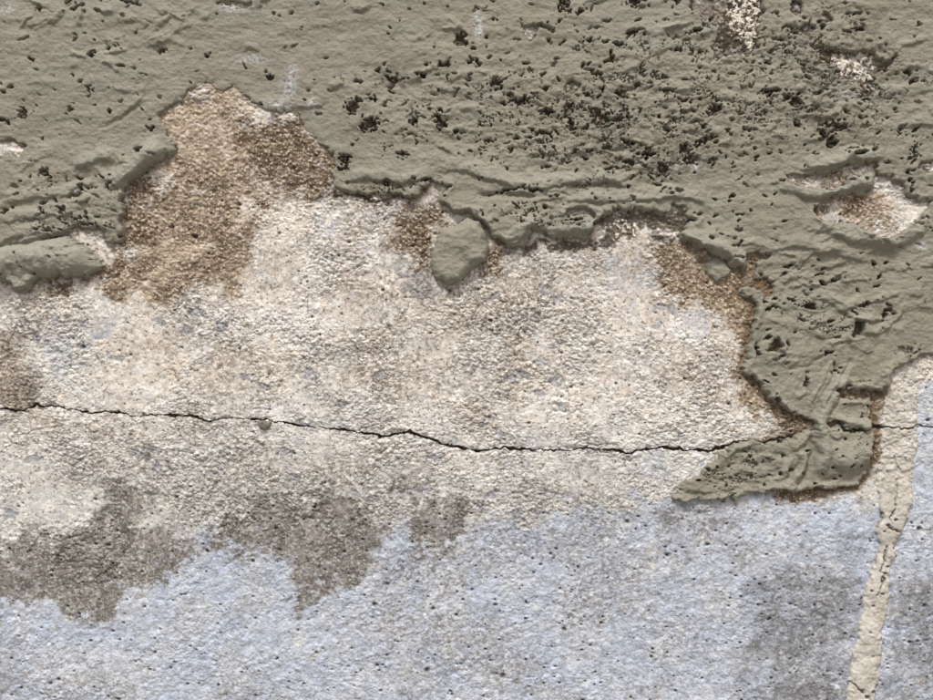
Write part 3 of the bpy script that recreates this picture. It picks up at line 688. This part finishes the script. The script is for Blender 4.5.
def strip_material():
    n = Nodes("old_cream_sealant", 0.7, 0.3)
    col = n.mix(n.ramp(n.noise(60, 4, 0.6), 0.35, 0.65), lin((196, 191, 182)), lin((178, 172, 163)))
    col = n.mix(n.ramp(n.noise(30, 4, 0.6), 0.55, 0.72, 0, 0.6), col, lin((214, 206, 195)))
    col = n.mix(n.ramp(n.noise(140, 4, 0.65), 0.58, 0.72, 0, 0.6), col, lin((158, 138, 112)))
    col = n.mix(n.ramp(n.noise(300, 4, 0.7), 0.52, 0.7, 0, 0.6), col, lin((132, 120, 104)))
    col = n.mix(n.math('MULTIPLY', n.attr("cracked"), 0.7), col, lin((70, 61, 51)))
    n.bump(n.noise(420, 4, 0.7), 0.6, 0.0012)
    return n.done(col)

def stone_material():
    n = Nodes("grey_stone", 0.8, 0.25)
    return n.done(n.mix(n.ramp(n.noise(180), 0.35, 0.65), lin((128, 124, 112)), lin((98, 94, 84))))

def ground_material():
    n = Nodes("pale_concrete_ground", 0.9, 0.2)
    n.bump(n.noise(60, 4), 0.4, 0.004)
    return n.done(n.mix(n.ramp(n.noise(3, 5), 0.35, 0.65), lin((150, 146, 138)), lin((128, 124, 116))))

M_wall, M_crack, M_mortar, M_strip, M_stone, M_ground = wall_material(), crack_material(), mortar_material(), strip_material(), stone_material(), ground_material()

# ------------------------------------------------------------------ ground
me = bpy.data.meshes.new("ground")
me.from_pydata([(-60, -60, 0), (60, -60, 0), (60, 60, 0), (-60, 60, 0)], [], [(0, 1, 2, 3)])
me.materials.append(M_ground)
link(bpy.data.objects.new("ground", me), kind="structure")

# ------------------------------------------------------------------ wall
print("meshes")
ORI = (0.0, 0.0, 0.0)
cover = np.maximum(np.maximum(Hm, H_dab), H_strip)
show_wall = face_any(Hw > cover - 1.6)
crack_f = face_any(groove > 0.45)
wall_attrs = dict(grain=idb, grit=ida, dirt=dirt, rough=np.clip(rough_map * (1 - 0.35 * blue), 0, 1.3), rim=rim, fleck=fleck, core=sstep(0.62, 0.3, fb1), blue=blue, greyed=greyed, stain=stain, stain_soft=np.clip(stain_soft, 0, 1), tan=tan, brown=brown, black=black,
                  white=white, dots=dots)
wall = grid_object("rendered_wall", Hw, dil(show_wall) & ~crack_f, wall_attrs, M_wall, ORI,
                   label="rough rendered masonry wall with flaking cream and pale blue paint", cat="wall", kind="thing")
grid_object("crack", Hw, dil(show_wall) & crack_f, {}, M_crack, ORI, parent=wall, label="thin dark crack running across the wall")
# masonry behind the render
x0, x1, z1 = (gx[0] - 466.5) / 1000, (gx[-1] - 466.5) / 1000, ZC + (350 - gy[0]) / 1000
def box(name, a, b, mat, parent):
    v = [(x, y, z) for x in (a[0], b[0]) for y in (a[1], b[1]) for z in (a[2], b[2])]
    f = [(0, 1, 3, 2), (4, 6, 7, 5), (0, 4, 5, 1), (2, 3, 7, 6), (0, 2, 6, 4), (1, 5, 7, 3)]
    m = bpy.data.meshes.new(name); m.from_pydata(v, [], f); m.materials.append(mat)
    return link(bpy.data.objects.new(name, m), parent=parent)
box("masonry_core", (x0, 0.022, -0.05), (x1, 0.24, z1), M_wall, wall)

# ------------------------------------------------------------------ mortar coat with its ridges
ridge_amt = np.zeros(X.shape, F)
owner = np.full(X.shape, -1, np.int32); best = np.full(X.shape, 1.6, F)
NAMED = {0: "long thin trowel ridge across the middle", 1: "thin overhanging trowel ridge above the pale render", 2: "thick rounded slab of mortar at the left", 3: "thick pointed arm of mortar",
         5: "folded mortar edge above the tan stain", 6: "curled roll of mortar between two bare pockets", 7: "broad lip of mortar under the bare pocket"}
for k, (w, b) in enumerate(ridge_reg):
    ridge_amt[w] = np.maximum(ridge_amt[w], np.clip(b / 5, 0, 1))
    if k in NAMED:
        m = b > best[w]
        owner[w] = np.where(m, k, owner[w]); best[w] = np.where(m, b, best[w])
scuff = splat([(478, 22, 4, 9, 1.0), (479, 34, 3, 6, 0.9), (313, 106, 4, 6, 0.9), (289, 88, 8, 12, 0.8), (252, 60, 16, 4, 0.6), (293, 70, 6, 5, 0.6), (276, 106, 12, 6, 0.6), (8, 10, 8, 7, 0.5), (620, 118, 4, 8, 0.5),
               (696, 168, 4, 5, 0.9), (920, 246, 5, 4, 0.9), (235, 10, 12, 4, 0.7), (850, 95, 16, 6, 0.3)])
dirty = np.clip(splat([(600, 118, 50, 30, 0.6), (640, 160, 50, 24, 0.6), (690, 155, 30, 22, 0.8), (395, 80, 20, 14, 0.7), (365, 125, 24, 16, 0.6), (840, 60, 40, 30, 0.7), (800, 110, 40, 24, 0.5), (830, 130, 20, 14, 0.6),
                       (390, 188, 50, 12, 0.8), (740, 470, 50, 20, 0.35), (520, 100, 40, 20, 0.5), (560, 226, 40, 12, 0.3), (860, 30, 30, 16, 0.4), (850, 128, 20, 12, 0.5), (900, 165, 20, 20, 0.4)]), 0, 1)
coat_attrs = dict(ridge=ridge_amt, scuff=scuff, dirty=dirty)
show_coat = dil(face_any((Hm > Hw - 1.2) & (dC > -1.2)))
own_f = owner[:-1, :-1]
smear_f = (sample(poly_sdf([(815, 428), (806, 500), (660, 510), (668, 490), (735, 438), (790, 436)]), X, Y) > 0)[:-1, :-1]
coat = grid_object("mortar_coat", Hm, show_coat & (own_f < 0) & ~smear_f, coat_attrs, M_mortar, ORI,
                   label="pitted grey-green mortar coat trowelled over the upper wall", cat="mortar")
grid_object("mortar_smear", Hm, show_coat & (own_f < 0) & smear_f, coat_attrs, M_mortar, ORI, parent=coat, label="low tongue of mortar smeared along the crack")
for k, lab in NAMED.items():
    grid_object("trowel_ridge", Hm, show_coat & (own_f == k), coat_attrs, M_mortar, ORI, parent=coat, label=lab)

zero = np.zeros(X.shape, F)
plain = dict(ridge=zero + 0.35, scuff=zero, dirty=zero)
grid_object("mortar_dab", H_dab, dil(face_any(dd > -1.5)), plain, M_mortar, ORI,
            label="rounded oval dab of grey mortar hanging below the trowel ridges", cat="mortar dab")
grid_object("mortar_flake", H_flake, dil(face_any(df > -1.5)), plain, M_mortar, ORI,
            label="small angular grey mortar flake on the tan stain", cat="mortar flake")
grid_object("mortar_lump", H_lump, dil(face_any(dl > -1.5)), plain, M_mortar, ORI,
            label="tiny smooth mortar lump at the corner of the coat above the flake", cat="mortar lump")

# ------------------------------------------------------------------ sealant strip
grid_object("sealant_strip", H_strip, dil(face_any((dS > -1.5) & (H_strip > Hm - 1.5))), dict(cracked=np.clip(strip_cr + groove, 0, 1)), M_strip, ORI,
            label="cracked cream sealant strip running down the wall at lower right", cat="sealant strip")

# ------------------------------------------------------------------ stone wedged in the crack
hp, dp = lump_height(PEBBLE, 3.4, 3.0, 0, 0.3)
H_peb = low + np.where(dp > 0, hp + 0.3 * fbm(X / 3, Y / 3, 3, 2) - 0.12 * (Y - 424), hp)
grid_object("pebble", H_peb, dil(face_any(dp > -1.5)), {}, M_stone, ORI,
            label="small grey pebble wedged in the crack", cat="pebble")
print("tris", sum(len(m.polygons) * 2 for m in bpy.data.meshes))
